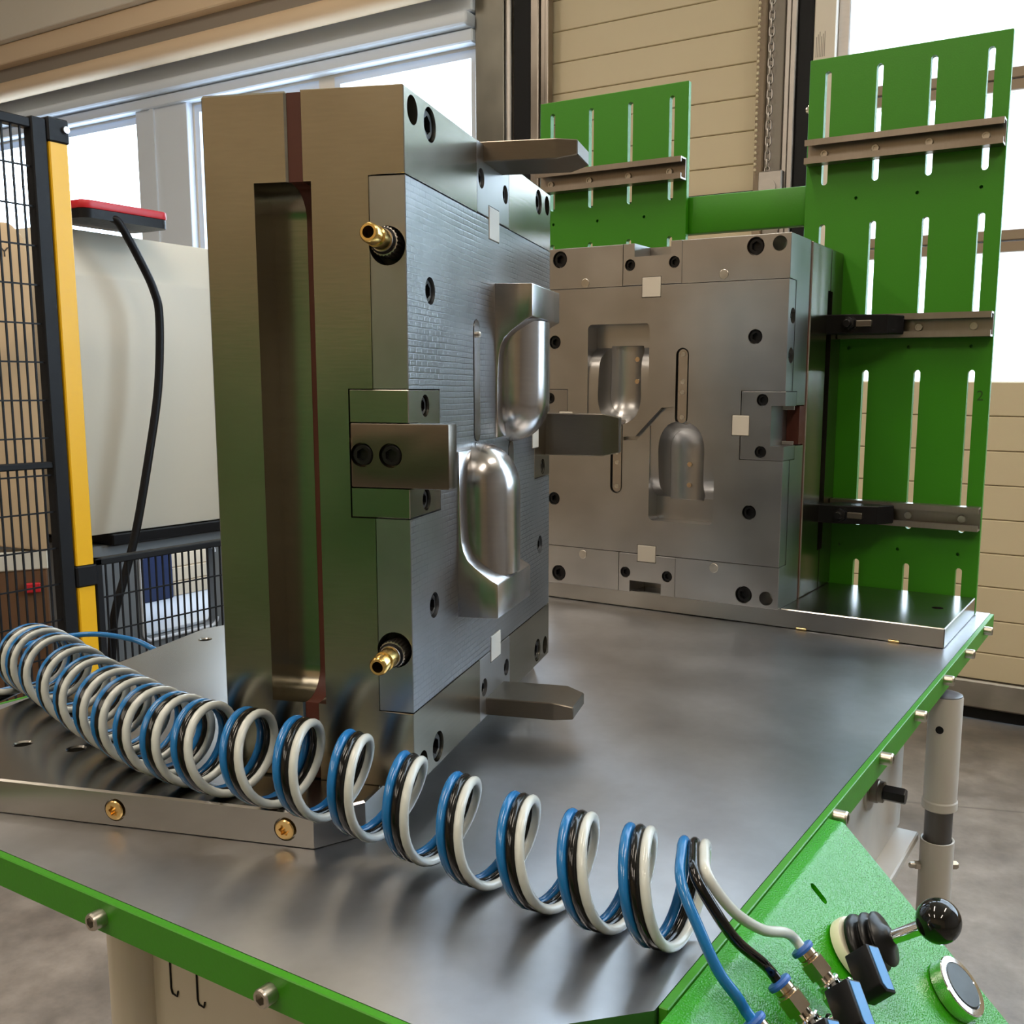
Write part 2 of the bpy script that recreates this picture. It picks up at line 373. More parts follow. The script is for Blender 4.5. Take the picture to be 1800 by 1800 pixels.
for z0, z1 in ((.36, .79), (.865, 1.31), (1.385, 1.83), (1.905, 2.6)):
    for xa, xb in ((-1.095, .3), (.35, 1.7), (1.75, 3.16)):
        b = nb(); box(b, xa, xb, 3.735, 3.741, z0, z1); ob('pane', b, 'glass', d2)
# pale building outside seen through the glazed door
b = nb()
box(b, -4.0, 3.0, 7.0, 7.2, FZ, 4.5)
for i in range(16): box(b, -4.0 + i * .44, -3.92 + i * .44, 6.94, 7.0, FZ, 4.5)
struct(ob('exterior', b, plain('outside_cladding', (.9, .93, .97, 1), .6)))
# door track between the two doors
b = nb(); box(b, -1.425, -1.390, 3.66, 3.7, FZ, 4.25, .004); struct(ob('trim_13', b, 'rail_tan'))
b = nb(); box(b, -1.389, -1.325, 3.675, 3.7, FZ, 4.25, .003); struct(ob('trim_14', b, 'beam_grey'))
b = nb(); box(b, -1.318, -1.296, 3.66, 3.7, FZ, 4.25, .004); box(b, -1.294, -1.273, 3.65, 3.7, FZ, 4.25, .003); struct(ob('trim_15', b, 'galv'))
b = nb(); box(b, -1.272, -1.217, 3.665, 3.7, FZ, 4.25, .003); struct(ob('trim_16', b, 'fence_black'))
b = nb(); box(b, -1.216, -1.136, 3.67, 3.7, FZ, 4.25, .003); tr17 = struct(ob('trim_17', b, 'wall'))
for i in range(6):
    b = nb(); box(b, -1.176 - .006 * i, -1.1735 - .006 * i, 3.6694, 3.6702, 1.50, 1.585 - .008 * (i % 3)); ob('printed_line', b, 'beam_grey', tr17)
# hoist chain
ch = thing('hoist_chain', 'long grey steel chain hanging down the dark door track', 'chain', (-1.362, 3.64, 1.09))
lk = nb()
def link_pts(L, R, n=6):
    P = []
    for i in range(n + 1): a = PI * i / n; P.append((R * math.cos(a), 0, L / 2 + R * math.sin(a)))
    for i in range(n + 1): a = PI + PI * i / n; P.append((R * math.cos(a), 0, -L / 2 + R * math.sin(a)))
    P.append(P[0]); return P
tube(lk, link_pts(.018, .009), .0032, 5, False)
lme = bpy.data.meshes.new('chain_link'); lk.to_mesh(lme); lk.free(); finish(lme); lme.materials.append(MT['galv'])
for i in range(42):
    inst('chain_link', lme, ch, Matrix.Translation((0, 0, .03 + i * .027)) @ Matrix.Rotation(PI / 2 * (i % 2), 4, 'Z'))
b = nb(); box(b, -.032, .06, -.01, .06, -.09, .03, .004); cyl(b, (.01, -.018, -.03), (.01, -.01, -.03), .03, 20); ob('chain_bracket', b, 'galv', ch)
bc = thing('bead_cord', 'pale beaded pull cord beside the hoist chain and cream door', 'cord', (-1.409, 3.635, 1.10))
b = nb(); z = .02
while z < 1.25:
    lathe(b, (0, 0, z), (0, 0, 1), [(0, .002), (.004, .006), (.010, .006), (.014, .002)], 8); z += .02
ob('beads', b, 'door', bc, kind='stuff')

# ------------------------------------------------------------------ work table
TX0, TX1, TY0, TY1 = -1.006, -.2104, .3628, 1.552
tb = thing('work_table', 'steel topped workbench with bright green painted edge strips', 'table', ((TX0 + TX1) / 2, (TY0 + TY1) / 2, FZ))
OFF = Vector((-(TX0 + TX1) / 2, -(TY0 + TY1) / 2, -FZ))
def tp(bm): bmesh.ops.translate(bm, verts=bm.verts[:], vec=OFF); return bm
b = nb(); CH = .075
prism(b, [(TX0, TY0), (TX1 - CH, TY0), (TX1, TY0 + CH), (TX1, TY1), (TX0, TY1)], 2, -.022, 0)
ob('table_top', tp(b), 'table_steel', tb)
ST = .006
b = nb(); box(b, TX0 - ST, TX1 - CH, TY0 - ST, TY0 - .0002, -.0225, .0002, .0006); ob('edge_strip', tp(b), 'green', tb)
b = nb(); box(b, TX1 + .0002, TX1 + ST, TY0 + CH + .004, TY1 - .004, -.0235, .0002, .0006); ob('edge_strip', tp(b), 'green', tb)
b = nb(); box(b, TX0 - ST, TX0 - .0002, TY0 + .001, TY1, -.0225, .0002, .0006); ob('edge_strip', tp(b), 'green', tb)
b = nb(); box(b, TX0 + .012, TX1 - .02, TY0 + .010, TY1 - .01, -.034, -.0222); ob('under_plate', tp(b), 'rail_tan', tb)
for y in (.7424, .8895, 1.0312, 1.1798, 1.3185, 1.462):
    inst('socket_bolt', BOLT, tb, frame(Vector((TX1 + ST, y, -.0065)) + OFF, (1, 0, 0), (.0110, .0060)))
for x in (-.865, -.713, -.5614, -.4085):
    inst('socket_bolt', BOLT, tb, frame(Vector((x, TY0 - ST, -.0115)) + OFF, (0, -1, 0), (.0085, .0058)))
# frame body below the top
b = nb(); box(b, -.965, -.27, .665, .677, -.52, -.034, .002); ob('front_apron', tp(b), 'cream', tb)
b = nb(); box(b, -.284, -.272, .455, 1.31, -.25, -.034, .002); ob('side_apron', tp(b), 'greywhite', tb)
b = nb(); box(b, -.284, -.245, .455, 1.30, -.262, -.25, .002); ob('apron_flange', tp(b), 'greywhite', tb)
def leg(x, y, top, r=.030):
    b = nb(); lathe(b, Vector((x, y, FZ)) + OFF, (0, 0, 1), [(0, r), (top - FZ - .002, r), (top - FZ, r - .002)], 32)
    return ob('leg', b, 'cream', tb)
leg(-.985, .665, -.036)
# adjustable post at the right: two tubes with a bare sliding tube between
px, py = -.2215, 1.30
b = nb(); lathe(b, Vector((px, py, -.212)) + OFF, (0, 0, 1), [(0, .0195), (.002, .0222), (.012, .0222), (.014, .0210), (.150, .0210), (.152, .0204)], 40)
up_t = ob('upper_tube', b, 'greywhite', tb)
b = nb(); lathe(b, Vector((px, py, -.062)) + OFF, (0, 0, 1), [(0, .0200), (.0035, .0200), (.0045, .018), (.005, .012)], 32); ob('end_cap', b, plain('grey_cap', srgb(120, 124, 132), .35), up_t)
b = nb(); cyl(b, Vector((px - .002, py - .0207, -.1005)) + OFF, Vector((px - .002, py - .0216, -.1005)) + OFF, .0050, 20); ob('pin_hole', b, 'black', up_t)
b = nb(); cyl(b, Vector((px, py, -.30)) + OFF, Vector((px, py, -.20)) + OFF, .0175, 32); ob('sliding_tube', b, plain('bare_tube', (.13, .125, .12, 1), .4, .8), tb)
b = nb(); lathe(b, Vector((px, py, FZ)) + OFF, (0, 0, 1), [(0, .0213), (-.254 - FZ, .0213), (-.2535 - FZ, .0203), (-.254 - FZ, .0187), (-.28 - FZ, .0182)], 40); lt = ob('lower_tube', b, 'greywhite', tb)
dv = Vector((rt.x, rt.y, 0))
for sgn in (-1, 1):
    b = nb(); o_ = Vector((px, py, -.2905)) + OFF + dv * (.0211 * sgn)
    lathe(b, o_, dv * sgn, [(0, hexr(.0105)), (.006, hexr(.0105)), (.0061, .004), (.0125 if sgn < 0 else .008, .004), (.014 if sgn < 0 else .0085, .0025)], 24)
    ob('clamp_bolt', b, 'zinc', lt)
# shaft at the apron
sp_ = Vector((-.272, 1.133, -.138)) + OFF
b = nb(); lathe(b, sp_, (1, 0, 0), [(0, .024), (.003, .024), (.003, .0225)], 32); fl = ob('shaft_flange', b, 'zinc', tb)
b = nb(); lathe(b, sp_ + Vector((.003, 0, 0)), (1, 0, 0), [(0, .014), (.008, .014), (.009, .0125), (.014, .0125)], 28); ob('shaft_collar', b, 'steel_dark', fl)
b = nb(); lathe(b, sp_ + Vector((.014, 0, 0)), (1, 0, 0), [(0, .0075), (.004, .0075), (.004, hexr(.0165)), (.026, hexr(.0165)), (.028, hexr(.015))], 24); ob('hex_shaft', b, 'black_screw', fl)
# two hook ends of wire on the front apron
for x, z0 in ((-.924, -.357), (-.879, -.355)):
    b = nb(); tube(b, [Vector((x, .6644, -.20)) + OFF, Vector((x, .6640, z0 + .006)) + OFF, Vector((x + .002, .6640, z0)) + OFF, Vector((x + .010, .6640, z0 - .001)) + OFF, Vector((x + .012, .6640, z0 + .006)) + OFF], .0011, 6)
    ob('wire_hook', b, 'black', tb)

# ------------------------------------------------------------------ base plates
PT = .0268
FL, FR = Vector((-.46533, .54867, 0)), .313248
bp = thing('base_plate', 'grey steel base plate with clipped corners under the open mold half', 'plate', FL, FR)
b = nb(); c_ = .03
prism(b, [(-.441 + c_, -.057), (-.053, -.057), (-.027, -.028), (-.027, .432), (-.056, .462), (-.441 + c_, .462), (-.441, .432 - .029), (-.441, -.057 + c_)], 2, .0006, PT)
bmesh.ops.bevel(b, geom=[e for e in b.edges if abs(e.verts[0].co.z - e.verts[1].co.z) < 1e-5 and e.verts[0].co.z > .02], offset=.0014, segments=1, affect='EDGES', profile=.5)
pl = ob('plate_body', b, 'plate_steel', bp)
cs = []
for u, v in ((-.353, .012), (-.302, .0125), (-.408, .358), (-.21, .033), (-.38, .2)):
    c = nb(); lathe(c, (u, v, .015), (0, 0, 1), [(0, .0066), (.0105, .0066), (.013, .0092)], 24); cs.append(c)
for u in (-.075, -.213, -.35):
    c = nb(); cyl(c, (u, -.06, .0128), (u, -.0535, .0128), .0088, 24); cs.append(c)
cut(pl, cs)
for u in (-.075, -.213, -.35):
    inst('torx_screw', TORX, bp, frame((u, -.0538, .0128), (0, -1, 0), (.005, .0074)))
rp = thing('base_plate', 'grey steel base plate beneath the cavity half in front of green panels', 'plate', (-.607, 1.40, 0))
b = nb(); box(b, -.379, .3792, -.103, .121, .0006, PT, .0012)
pl = ob('plate_body', b, 'plate_steel', rp)
c = nb(); cyl(c, (.346, .02, .015), (.346, .02, .03), .008, 20)
c2 = nb(); cyl(c2, (-.05, .02, .015), (-.05, .02, .03), .008, 20); cut(pl, [c, c2])
for x in (.198, .322):
    b = nb(); box(b, x - .012, x + .002, -.1055, -.1025, .0006, .0035, .0004); ob('brass_shim', b, 'gold_zinc', rp)

# ------------------------------------------------------------------ mold halves
def scoop_prof(top=.002):
    return [(.034, .1095), (.0345, .1105), (.0345, .1382), (.028, .1415), (.022, .1458), (.0150, .1510), (.0085, .1572), (.0052, .1640), (.0035, .1720), (.0026, .185), (.0022, .205), (.002, .246)]
def block_bm(flip, sgn=1, grow=0.0, top=.003):
    """parting block of the scoop; sgn -1 = cutter going into the face"""
    P = scoop_prof()
    if sgn < 0: P = [(.0345, .1092)] + P[2:]
    pts = [(-.004, .1092), ] + P + [(-.004, .246)]
    b = nb(); v0, v1 = .0995 - grow, .199 + grow
    prism(b, [(u * sgn, z) for u, z in pts], 1, v0, v1)
    if sgn < 0: bmesh.ops.bevel(b, geom=[e for e in b.edges if max(q.co.z for q in e.verts) < .1105 and abs(e.verts[0].co.x - e.verts[1].co.x) > .01], offset=.007, segments=4, affect='EDGES', profile=.5)
    if flip: bmesh.ops.transform(b, matrix=Matrix(((1, 0, 0, 0), (0, -1, 0, .4025), (0, 0, -1, .4985), (0, 0, 0, 1))), verts=b.verts[:])
    return b
def bowl_bm(flip, sgn=1, grow=0.0):
    b = nb(); rings = []; n = 24; z0, zs_, z1 = .1405 - grow, .210, .2515 + grow
    zl = [z0 + (zs_ - z0) * i / 5 for i in range(6)] + [zs_ + (z1 - zs_) * math.sin(PI / 2 * i / 9) for i in range(1, 9)] + [z1 - .0004]
    for z in zl:
        q = max(0, (z - zs_) / (z1 - zs_)); s = max(.06, (1 - q ** 2.3) ** (1 / 2.3))
        dr = 1 - .05 * max(0, (zs_ - z)) / .07
        hw = (.0345 + grow) * s * dr; d = (.0362 + grow) * (max(.05, (1 - q ** 2.1) ** (1 / 2.1)))
        ring = []
        for i in range(n + 1):
            a = PI * i / n; e = 2 / 2.5
            ring.append(b.verts.new((sgn * (d * abs(math.sin(a)) ** e), .151 + hw * math.copysign(abs(math.cos(a)) ** e, math.cos(a)), z)))
        ring.append(b.verts.new((-sgn * .004, .151 - hw, z))); ring.append(b.verts.new((-sgn * .004, .151 + hw, z)))
        rings.append(ring)
    m = len(rings[0])
    for A, B in zip(rings, rings[1:]):
        for i in range(m): b.faces.new((A[i], A[(i + 1) % m], B[(i + 1) % m], B[i]))
    b.faces.new(rings[0][::-1]); b.faces.new(rings[-1])
    if flip: bmesh.ops.transform(b, matrix=Matrix(((1, 0, 0, 0), (0, -1, 0, .4025), (0, 0, -1, .4985), (0, 0, 0, 1))), verts=b.verts[:])
    return b
BIG = [(.0487, .4850), (.3525, .4845), (.0498, .0158), (.3515, .0160)]
HOLE = [(.0155, .4868), (.3860, .4868), (.0172, .0140), (.3835, .0138)]
MID = [(.0452, .3675), (.3605, .3650), (.0458, .1310), (.3607, .1305)]
SML = [(.1667, .4712), (.2357, .4705), (.1677, .0290), (.2358, .0290)]
SIDE = [(.0320, .2838), (.0325, .2142), (.3687, .2820), (.3715, .2140)]
KEYS = [(.1860, .2162, .4245, .4530), (.1860, .2165, .0465, .0718), (.0492, .0748, .2350, .2632), (.3280, .3530, .2350, .2632)]
def mold_half(root, core, m):
    """local x = out of the parting face, y = m*v across it, z up; 0.4 wide, 0.5 tall"""
    H = .5; W = .4
    def bx(b, u0, u1, v0, v1, z0, z1, bev=.0007): box(b, u0, u1, min(m * v0, m * v1), max(m * v0, m * v1), z0, z1, bev)
    def flipm(b):
        if m < 0: bmesh.ops.transform(b, matrix=Matrix.Diagonal((1, -1, 1, 1)), verts=b.verts[:])
        return b
    def hole(u0, u1, v, z, r, seg=24):
        c = nb(); cyl(c, (u0, m * v, z), (u1, m * v, z), r, seg); return c
    def cb(v0, v1, u0, u1, z0, z1):
        c = nb(); bx(c, u0, u1, v0, v1, z0, z1, 0); return c
    ub, ui = (-.0765, -.0875) if core else (-.081, -.0905)
    ue = -.1537 if core else -.2386
    face = 'steel_face'
    # plates
    b = nb(); bx(b, ue, ui, 0, W, 0, H, .0016); back = ob('clamp_plate', b, 'steel', root)
    b = nb(); bx(b, ui + .0002, ub - .0002, .0012, W - .0012, .0012, H - .0012, 0); ins = ob('insulation_plate', b, 'insul', root)
    # main plate: base with a top and a bottom bar
    b = nb(); prism(b, [(ub, 0), (-.001, 0), (0, .001), (0, .0580), (-.0275, .0580), (-.0275, .4420), (0, .4420), (0, .499), (-.001, .5), (ub, .5)], 1, 0, m * W)
    bmesh.ops.bevel(b, geom=[e for e in b.edges if abs(e.verts[0].co.y - e.verts[1].co.y) < 1e-6], offset=.0006, segments=1, affect='EDGES', profile=.5)
    main = ob('frame_plate', b, face if not core else 'steel', root)
    C = [cb(.1545, .2475, -.05, .01, .4419, .51), cb(.1545, .2475, -.05, .01, -.01, .0581)]
    for v0, v1 in ((-.01, .0625), (.3375, .41)): C.append(cb(v0, v1, -.0458, -.02, .2030, .2958))
    for v, z in BIG: C.append(hole(-.011, .02, v, z, .0122))
    for v, z in HOLE: C.append(hole(-.04, .02, v, z, .0098))
    if not core:
        for fl in (0, 1): C.append(flipm(bowl_bm(fl, -1, .0012)))
        C.append(cb(-.01, .019, -.12, .01, .2215, .2772))
        for uu, z in ((-.0165, .395), (-.0165, .343)): pass
    if core:
        c = nb(); cs_ = []
    # recess in the side of the core half
    if core:
        def recess():
            c = nb(); R = .022
            P = [(-.01, .0605), (.0262 - R, .0605)]
            for i in range(9): a = -PI / 2 + PI / 2 * i / 8; P.append((.0262 - R + R * math.cos(a), .0605 + R + R * math.sin(a)))
            for i in range(9): a = PI / 2 * i / 8; P.append((.0262 - R + R * math.cos(a), .439 - R + R * math.sin(a)))
            P.append((-.01, .439)); prism(c, P, 0, -.1140, -.0699); return c
        cut(back, [recess()]); cut(ins, [recess()]); C.append(recess())
    else:
        c = nb(); bx(c, -.190, -.1665, -.01, .030, .060, .440, 0)
        c2 = nb(); bx(c2, -.1795, -.1765, -.01, .003, -.01, .51, 0); cut(back, [c, c2])
    cut(main, C)
    # insert plate carrying the shape
    b = nb(); bx(b, -.0272, 0, .0006, W - .0006, .0587, .4413, .0005)
    insert = ob('insert_plate', b, 'milled' if core else face, root, None if not core else 'insert plate with rows of milling marks')
    C = []
    for v0, v1 in ((-.01, .0627), (.3373, .41)): C.append(cb(v0, v1, -.06, .01, .2028, .2960))
    for v, z in MID: C.append(hole(-.010, .02, v, z, .0100))
    for v0, v1, z0, z1 in KEYS: C.append(cb(v0, v1, -.006, .01, z0, z1))
    if core:
        for z in (.3942, .1060):
            c = nb(); cyl(c, (-.0140, -.01, z), (-.0140, .040, z), .0134, 32); C.append(c)
        for cx, z0, z1 in ((.151, .250, .3545), (.2515, .1450, .2485)):
            c = nb(); prism(c, slot_pts(cx, z0, z1, .0086), 0, -.0012, .01); C.append(c)
    else:
        for fl in (0, 1):
            C.append(flipm(block_bm(fl, -1, .0006))); C.append(flipm(bowl_bm(fl, -1, .0012)))
        for cx, z0, z1 in ((.151, .2475, .3545), (.2535, .1450, .2525)):
            c = nb(); prism(c, [(m * a, z) for a, z in slot_pts(cx, z0, z1, .0098)], 0, -.0200, .01); C.append(c)
        rn = [(.2405, .2258), (.2217, .2270), (.1807, .2685), (.1650, .2697)]
        for (va, za), (vb, zb) in zip(rn, rn[1:]):
            d = Vector((0, vb - va, zb - za)).normalized(); nn = Vector((0, -d.z, d.y)) * .0026; e = d * .0020
            c = nb(); A = Vector((0, va, za)) - e; B = Vector((0, vb, zb)) + e
            prism(c, [(m * q.y, q.z) for q in (A + nn, B + nn, B - nn, A - nn)], 0, -.009, .01); C.append(c)
        for uu, z in ((-.0185, .395), (-.0165, .343)):
            c = nb(); cyl(c, (uu, m * -.01, z), (uu, m * .012, z), .0104, 24); C.append(c)
    cut(insert, C)
    if core:
        C2 = []
        for z in (.3942, .1060):
            c = nb(); cyl(c, (-.0140, -.01, z), (-.0140, .040, z), .0134, 32); C2.append(c)
        cut(main, C2)
    # centre blocks top and bottom
    for zz in (0, 1):
        b = nb()
        if zz: bx(b, -.0495, 0, .1550, .2470, .4424, .5, .0005)
        else: bx(b, -.0495, 0, .1550, .2470, 0, .0576, .0005)
        o = ob('centre_block', b, face, root); C = []
        for v, z in SML:
            if (z > .25) == bool(zz): C.append(hole(-.008, .02, v, z, .0082))
        for v0, v1, z0, z1 in KEYS[:2]:
            if (z0 > .25) == bool(zz): C.append(cb(v0, v1, -.006, .01, z0, z1))
        if not core: C.append(cb(.1720, .2288, -.06, .01, .4815, .51) if zz else cb(.1772, .2285, -.06, .01, -.01, .0175))
        cut(o, C)
    # side blocks
    for far in (0, 1):
        b = nb(); v0, v1 = (0, .0620) if not far else (.338, .4)
        bx(b, -.0452, 0, v0, v1, .2035, .2953, .0006)
        o = ob('side_block', b, 'steel_block' if not core else 'steel', root); C = []
        for v, z in SIDE:
            if (v > .2) == bool(far): C.append(hole(-.008, .02, v, z, .0082))
        k = KEYS[2 + far]; C.append(cb(k[0], k[1], -.006, .01, k[2], k[3]))
        if core: C.append(cb(-.01, .0175, -.06, .01, .2247, .2722) if not far else cb(.3825, .41, -.06, .01, .2247, .2722))
        else: C.append(cb(-.01, .019, -.06, .01, .2225, .2762) if not far else cb(.381, .41, -.06, .01, .2225, .2762))
        cut(o, C)
    # alignment keys, screws
    for v0, v1, z0, z1 in KEYS:
        b = nb(); bx(b, -.0055, .0006, v0 + .0007, v1 - .0007, z0 + .0007, z1 - .0007, .0004); ob('lock_face', b, 'sheen_key', root, 'polished square lock face with its reflection painted pale')
    for L, r, dep in ((BIG, .0108, .011), (MID, .0088, .010), (SML, .0072, .008), (SIDE, .0072, .008)):
        for v, z in L: inst('socket_screw', SCREW, root, frame((-dep, m * v, z), (1, 0, 0), (dep - .0022, r)))
    if core:
        # hose nipples in the two side pockets
        for z in (.3945, .1055):
            o = Vector((-.0148, .021, z)); d = Vector((-.03, -1, .11 if z > .25 else -.12)).normalized()
            b = nb(); lathe(b, o + d * .026, d, [(0, .0074), (.010, .0074), (.0105, .0062), (.0125, .0062), (.0135, .0070), (.019, .0070), (.0202, .0066), (.0210, .0058), (.0210, .0042), (.010, .0040)], 32)
            np_ = ob('hose_nipple', b, 'brass', root)
            b = nb(); cyl(b, o + d * .0358, o + d * .0364, .0041, 20); ob('bore_shade', b, 'black', np_)  # black disc painting the dark at the bottom of the bore
            b = nb(); cyl(b, (-.0140, .014, z), (-.0140, .0398, z), .0132, 32); ob('pocket_shade', b, 'rubber', root)  # black plug painting the shade inside the hose pocket
            b = nb(); lathe(b, o, d, [(0, .0085), (.012, .0085), (.0122, .0098), (.0165, lambda a: .0100 + .0004 * math.cos(24 * a)), (.0225, lambda a: .0100 + .0004 * math.cos(24 * a)), (.0230, .0084), (.0262, .0080)], 96)
            ob('knurled_ring', b, 'zinc', np_)
            b = nb(); lathe(b, o + d * .0225, d, [(0, .0078), (.0012, .0094), (.0022, .0094), (.0032, .0078)], 32); ob('seal_ring', b, 'black', np_)
        # guide bars
        b = nb(); box(b, -.0450, .0300, -.0003, .0170, .2252, .2717, .0014, 2); gb = ob('guide_bar', b, 'steel_dark', root)
        cs = []
        for u in (-.0362, -.0142):
            c = nb(); cyl(c, (u, -.01, .2488), (u, .006, .2488), .0088, 28); cs.append(c)
        cut(gb, cs)
        for u in (-.0362, -.0142): inst('socket_screw', SCREW, gb, frame((u, .006, .2488), (0, -1, 0), (.0052, .0076)))
        def guide(v0, v1, z0, z1, tv0, tv1, tz0, tz1):
            b = nb(); U = [(-.030, v0, v1, z0, z1), (.0630, v0, v1, z0, z1), (.0805, v0 + tv0, v1 - tv1, z0 + tz0, z1 - tz1)]; R = []
            for u, a, c, d, e in U: R.append([b.verts.new(p) for p in ((u, a, d), (u, c, d), (u, c, e), (u, a, e))])
            for A, B in zip(R, R[1:]):
                for i in range(4): b.faces.new((A[i], A[(i + 1) % 4], B[(i + 1) % 4], B[i]))
            b.faces.new(R[0][::-1]); b.faces.new(R[-1])
            bmesh.ops.recalc_face_normals(b, faces=b.faces[:])
            bmesh.ops.bevel(b, geom=b.edges[:], offset=.0008, segments=1, affect='EDGES', profile=.5)
            return ob('guide_bar', b, 'steel_dark', root)
        guide(.1725, .2280, .4858, .5022, .004, .008, .0035, .0008)
        guide(.1725, .2280, .0015, .0175, .004, .006, .0008, .0040)
        guide(.3828, .3998, .2255, .2705, .002, .002, .004, .0035)
        # scoop cores
        for fl in (0, 1):
            b = block_bm(fl); bmesh.ops.recalc_face_normals(b, faces=b.faces[:])
            bmesh.ops.bevel(b, geom=[e for e in b.edges if e.calc_face_angle(0) > .5], offset=.0009, segments=2, affect='EDGES', profile=.5)
            o = ob('core_block', b, 'steel_polish', root, ang=25)
            ob('scoop_core', bowl_bm(fl), 'steel_polish', o, ang=50)
        for cx, z0, z1 in ((.151, .252, .3537), (.2515, .1458, .2475)):
            b = nb(); prism(b, slot_pts(cx, z0, z1, .0076), 0, -.0011, .0007); ob('handle_core', b, 'steel_polish', root)
        b = nb(); lathe(b, (-.001, .1495, .3415), (1, 0, 0), [(0, .0026), (.0045, .0026), (.0055, .0016)], 16); ob('ejector_pin', b, 'zinc', root)
    else:
        for cx, z0, z1 in ((.151, .2500, .3525), (.2535, .1470, .2500)):
            b = nb(); prism(b, [(m * a, z) for a, z in slot_pts(cx, z0, z1, .0070)], 0, -.0199, -.0022)
            o = ob('handle_floor', b, 'steel_polish', root)
            for t in (.08, .42, .56, .93):
                b = nb(); lathe(b, (-.0024, m * cx, z0 + (z1 - z0) * t), (1, 0, 0), [(0, .0032), (.0008, .0032), (.0008, .0022), (.0004, .0020)], 16); ob('venting_pin', b, 'zinc', o)
        for v, z in ((.0925, .4510), (.3088, .4487), (.0952, .0490), (.3087, .0489)):
            b = nb(); lathe(b, (-.002, m * v, z), (1, 0, 0), [(0, .0066), (.0026, .0066), (.0030, .0060)], 24); ob('plug', b, 'zinc', root)
        for v, z, dz in ((.158, .190, 0), (.158, .160, 0), (.2455, .308, 0), (.2455, .340, 0)):
            b = nb(); lathe(b, (-.0370, m * (v - .006), z), (1, 0, 0), [(0, .0036), (.0026, .0036)], 20); ob('vent_plug', b, 'nickel', root)
        b = nb(); bx(b, -.0800, -.0620, .0008, .0185, .2230, .2757, 0); ob('insulation_block', b, 'insul', root)
        b = nb(); bx(b, -.0455, -.0432, .002, .0187, .2228, .2280, .0004); bx(b, -.0455, -.0425, .002, .0187, .2705, .2760, .0004); ob('wear_strip', b, 'galv', root)
        for uu, z in ((-.0185, .395), (-.0165, .343)):
            b = nb(); lathe(b, (uu, m * .0115, z), (0, -m, 0), [(0, .0100), (.004, .0100), (.0042, .0035), (.0085, .0030)], 20); ob('water_port', b, 'black_screw', root)
mf = thing('mold_half', 'open steel mold half with two raised scoop cores and brass hose nipples', 'mold', (-.46533, .54867, PT), FR)
mold_half(mf, True, 1)
mr = thing('mold_half', 'steel mold half with two scoop shaped cavities standing before green panels', 'mold', (-.4444, 1.28506, PT), -PI / 2)
mold_half(mr, False, -1)

# ------------------------------------------------------------------ slotted green panels with rails
YP = 1.5241
def slotted(x0, sx, hx, label, rails, clamps):
    t = thing('slotted_panel', label, 'panel', (x0 + .1405, YP, 0), 0, 'slotted green panels')
    O = Vector((-(x0 + .1405), -YP, 0))
    b = nb(); box(b, x0, x0 + .281, YP, YP + .010, .0006, .8095, .0008)
    bmesh.ops.translate(b, verts=b.verts[:], vec=O); pl = ob('panel_sheet', b, 'green', t)
    cs = []
    for x in sx:
        for z0, z1 in ((.0110, .0675), (.120, .355), (.410, .572), (.6285, .7905)):
            c = nb(); prism(c, [(p[0] + O.x, p[1]) for p in slot_pts(x, z0, z1, .0047)], 1, -.01, .02); cs.append(c)
    for x in hx:
        for z in (.606, .388, .088):
            c = nb(); cyl(c, (x + O.x, -.004, z), (x + O.x, .006, z), .0026, 10); cs.append(c)
    cut(pl, cs)
    for zc in rails:
        ra, rb = (x0 + .003 if zc > .5 else -.4430), x0 + .281 - .001
        b = nb()
        P = [(0, -.0172), (0, .0172), (-.021, .0172), (-.021, .0085), (-.0185, .0085), (-.0185, .0145), (-.003, .0145), (-.003, -.0145), (-.0185, -.0145), (-.0185, -.0085), (-.021, -.0085), (-.021, -.0172)]
        prism(b, [(p[0] - .0003, zc + p[1]) for p in P], 0, ra + O.x, rb + O.x)
        r = ob('strut_rail', b, 'strut', t)
        for x in sx:
            if x > ra + .006: inst('rail_screw', RAILSCREW, r, frame((x + O.x, -.0030, zc - .002), (0, -1, 0), (.004, .0056)))
    return t
slotted(-.5085, (-.4800, -.4045, -.3292, -.2538), (-.431, -.343, -.2565), 'green slotted steel panel with three rails beside the glazed door', (.6745, .4180, .1430), True)
rpan = bpy.data.objects['slotted_panel']
fc0 = bpy.data.curves.new('mark', 'FONT'); fc0.body = '2'; fc0.size = .020; fc0.align_x = 'CENTER'; fc0.extrude = .0002
fo0 = bpy.data.objects.new('mark', fc0); COL.objects.link(fo0)
me0 = bpy.data.meshes.new_from_object(fo0.evaluated_get(bpy.context.evaluated_depsgraph_get())); bpy.data.objects.remove(fo0); bpy.data.curves.remove(fc0)
me0.name = 'pen_mark'; me0.materials.clear(); me0.materials.append(plain('pen_mark', srgb(40, 84, 14), .5))
inst('pen_mark', me0, rpan, Matrix.Translation((.1280, -.0002, .312)) @ Matrix.Rotation(PI / 2, 4, 'X'))
b = nb(); cyl(b, (-.150, .020, .745), (-.1385, .020, .745), .004, 14); cyl(b, (-.147, .020, .745), (-.1425, .020, .745), .0065, 6); cyl(b, (-.1425, .0098, .745), (-.1425, .024, .745), .0035, 10); ob('panel_bolt', b, 'zinc', rpan)
slotted(-.9870, (-.9610, -.8845, -.8100, -.7345), (-.959, -.871, -.782), 'green slotted steel panel with one visible rail behind the gap between mold halves', (.6740,), False)
b = nb(); box(b, -.7240, -.4900, YP + .0102, YP + .026, .574, .633, .003, 2)
tag(ob('cross_beam', b, 'green'), 'green painted cross beam bridging the gap between the slotted panels', 'beam')
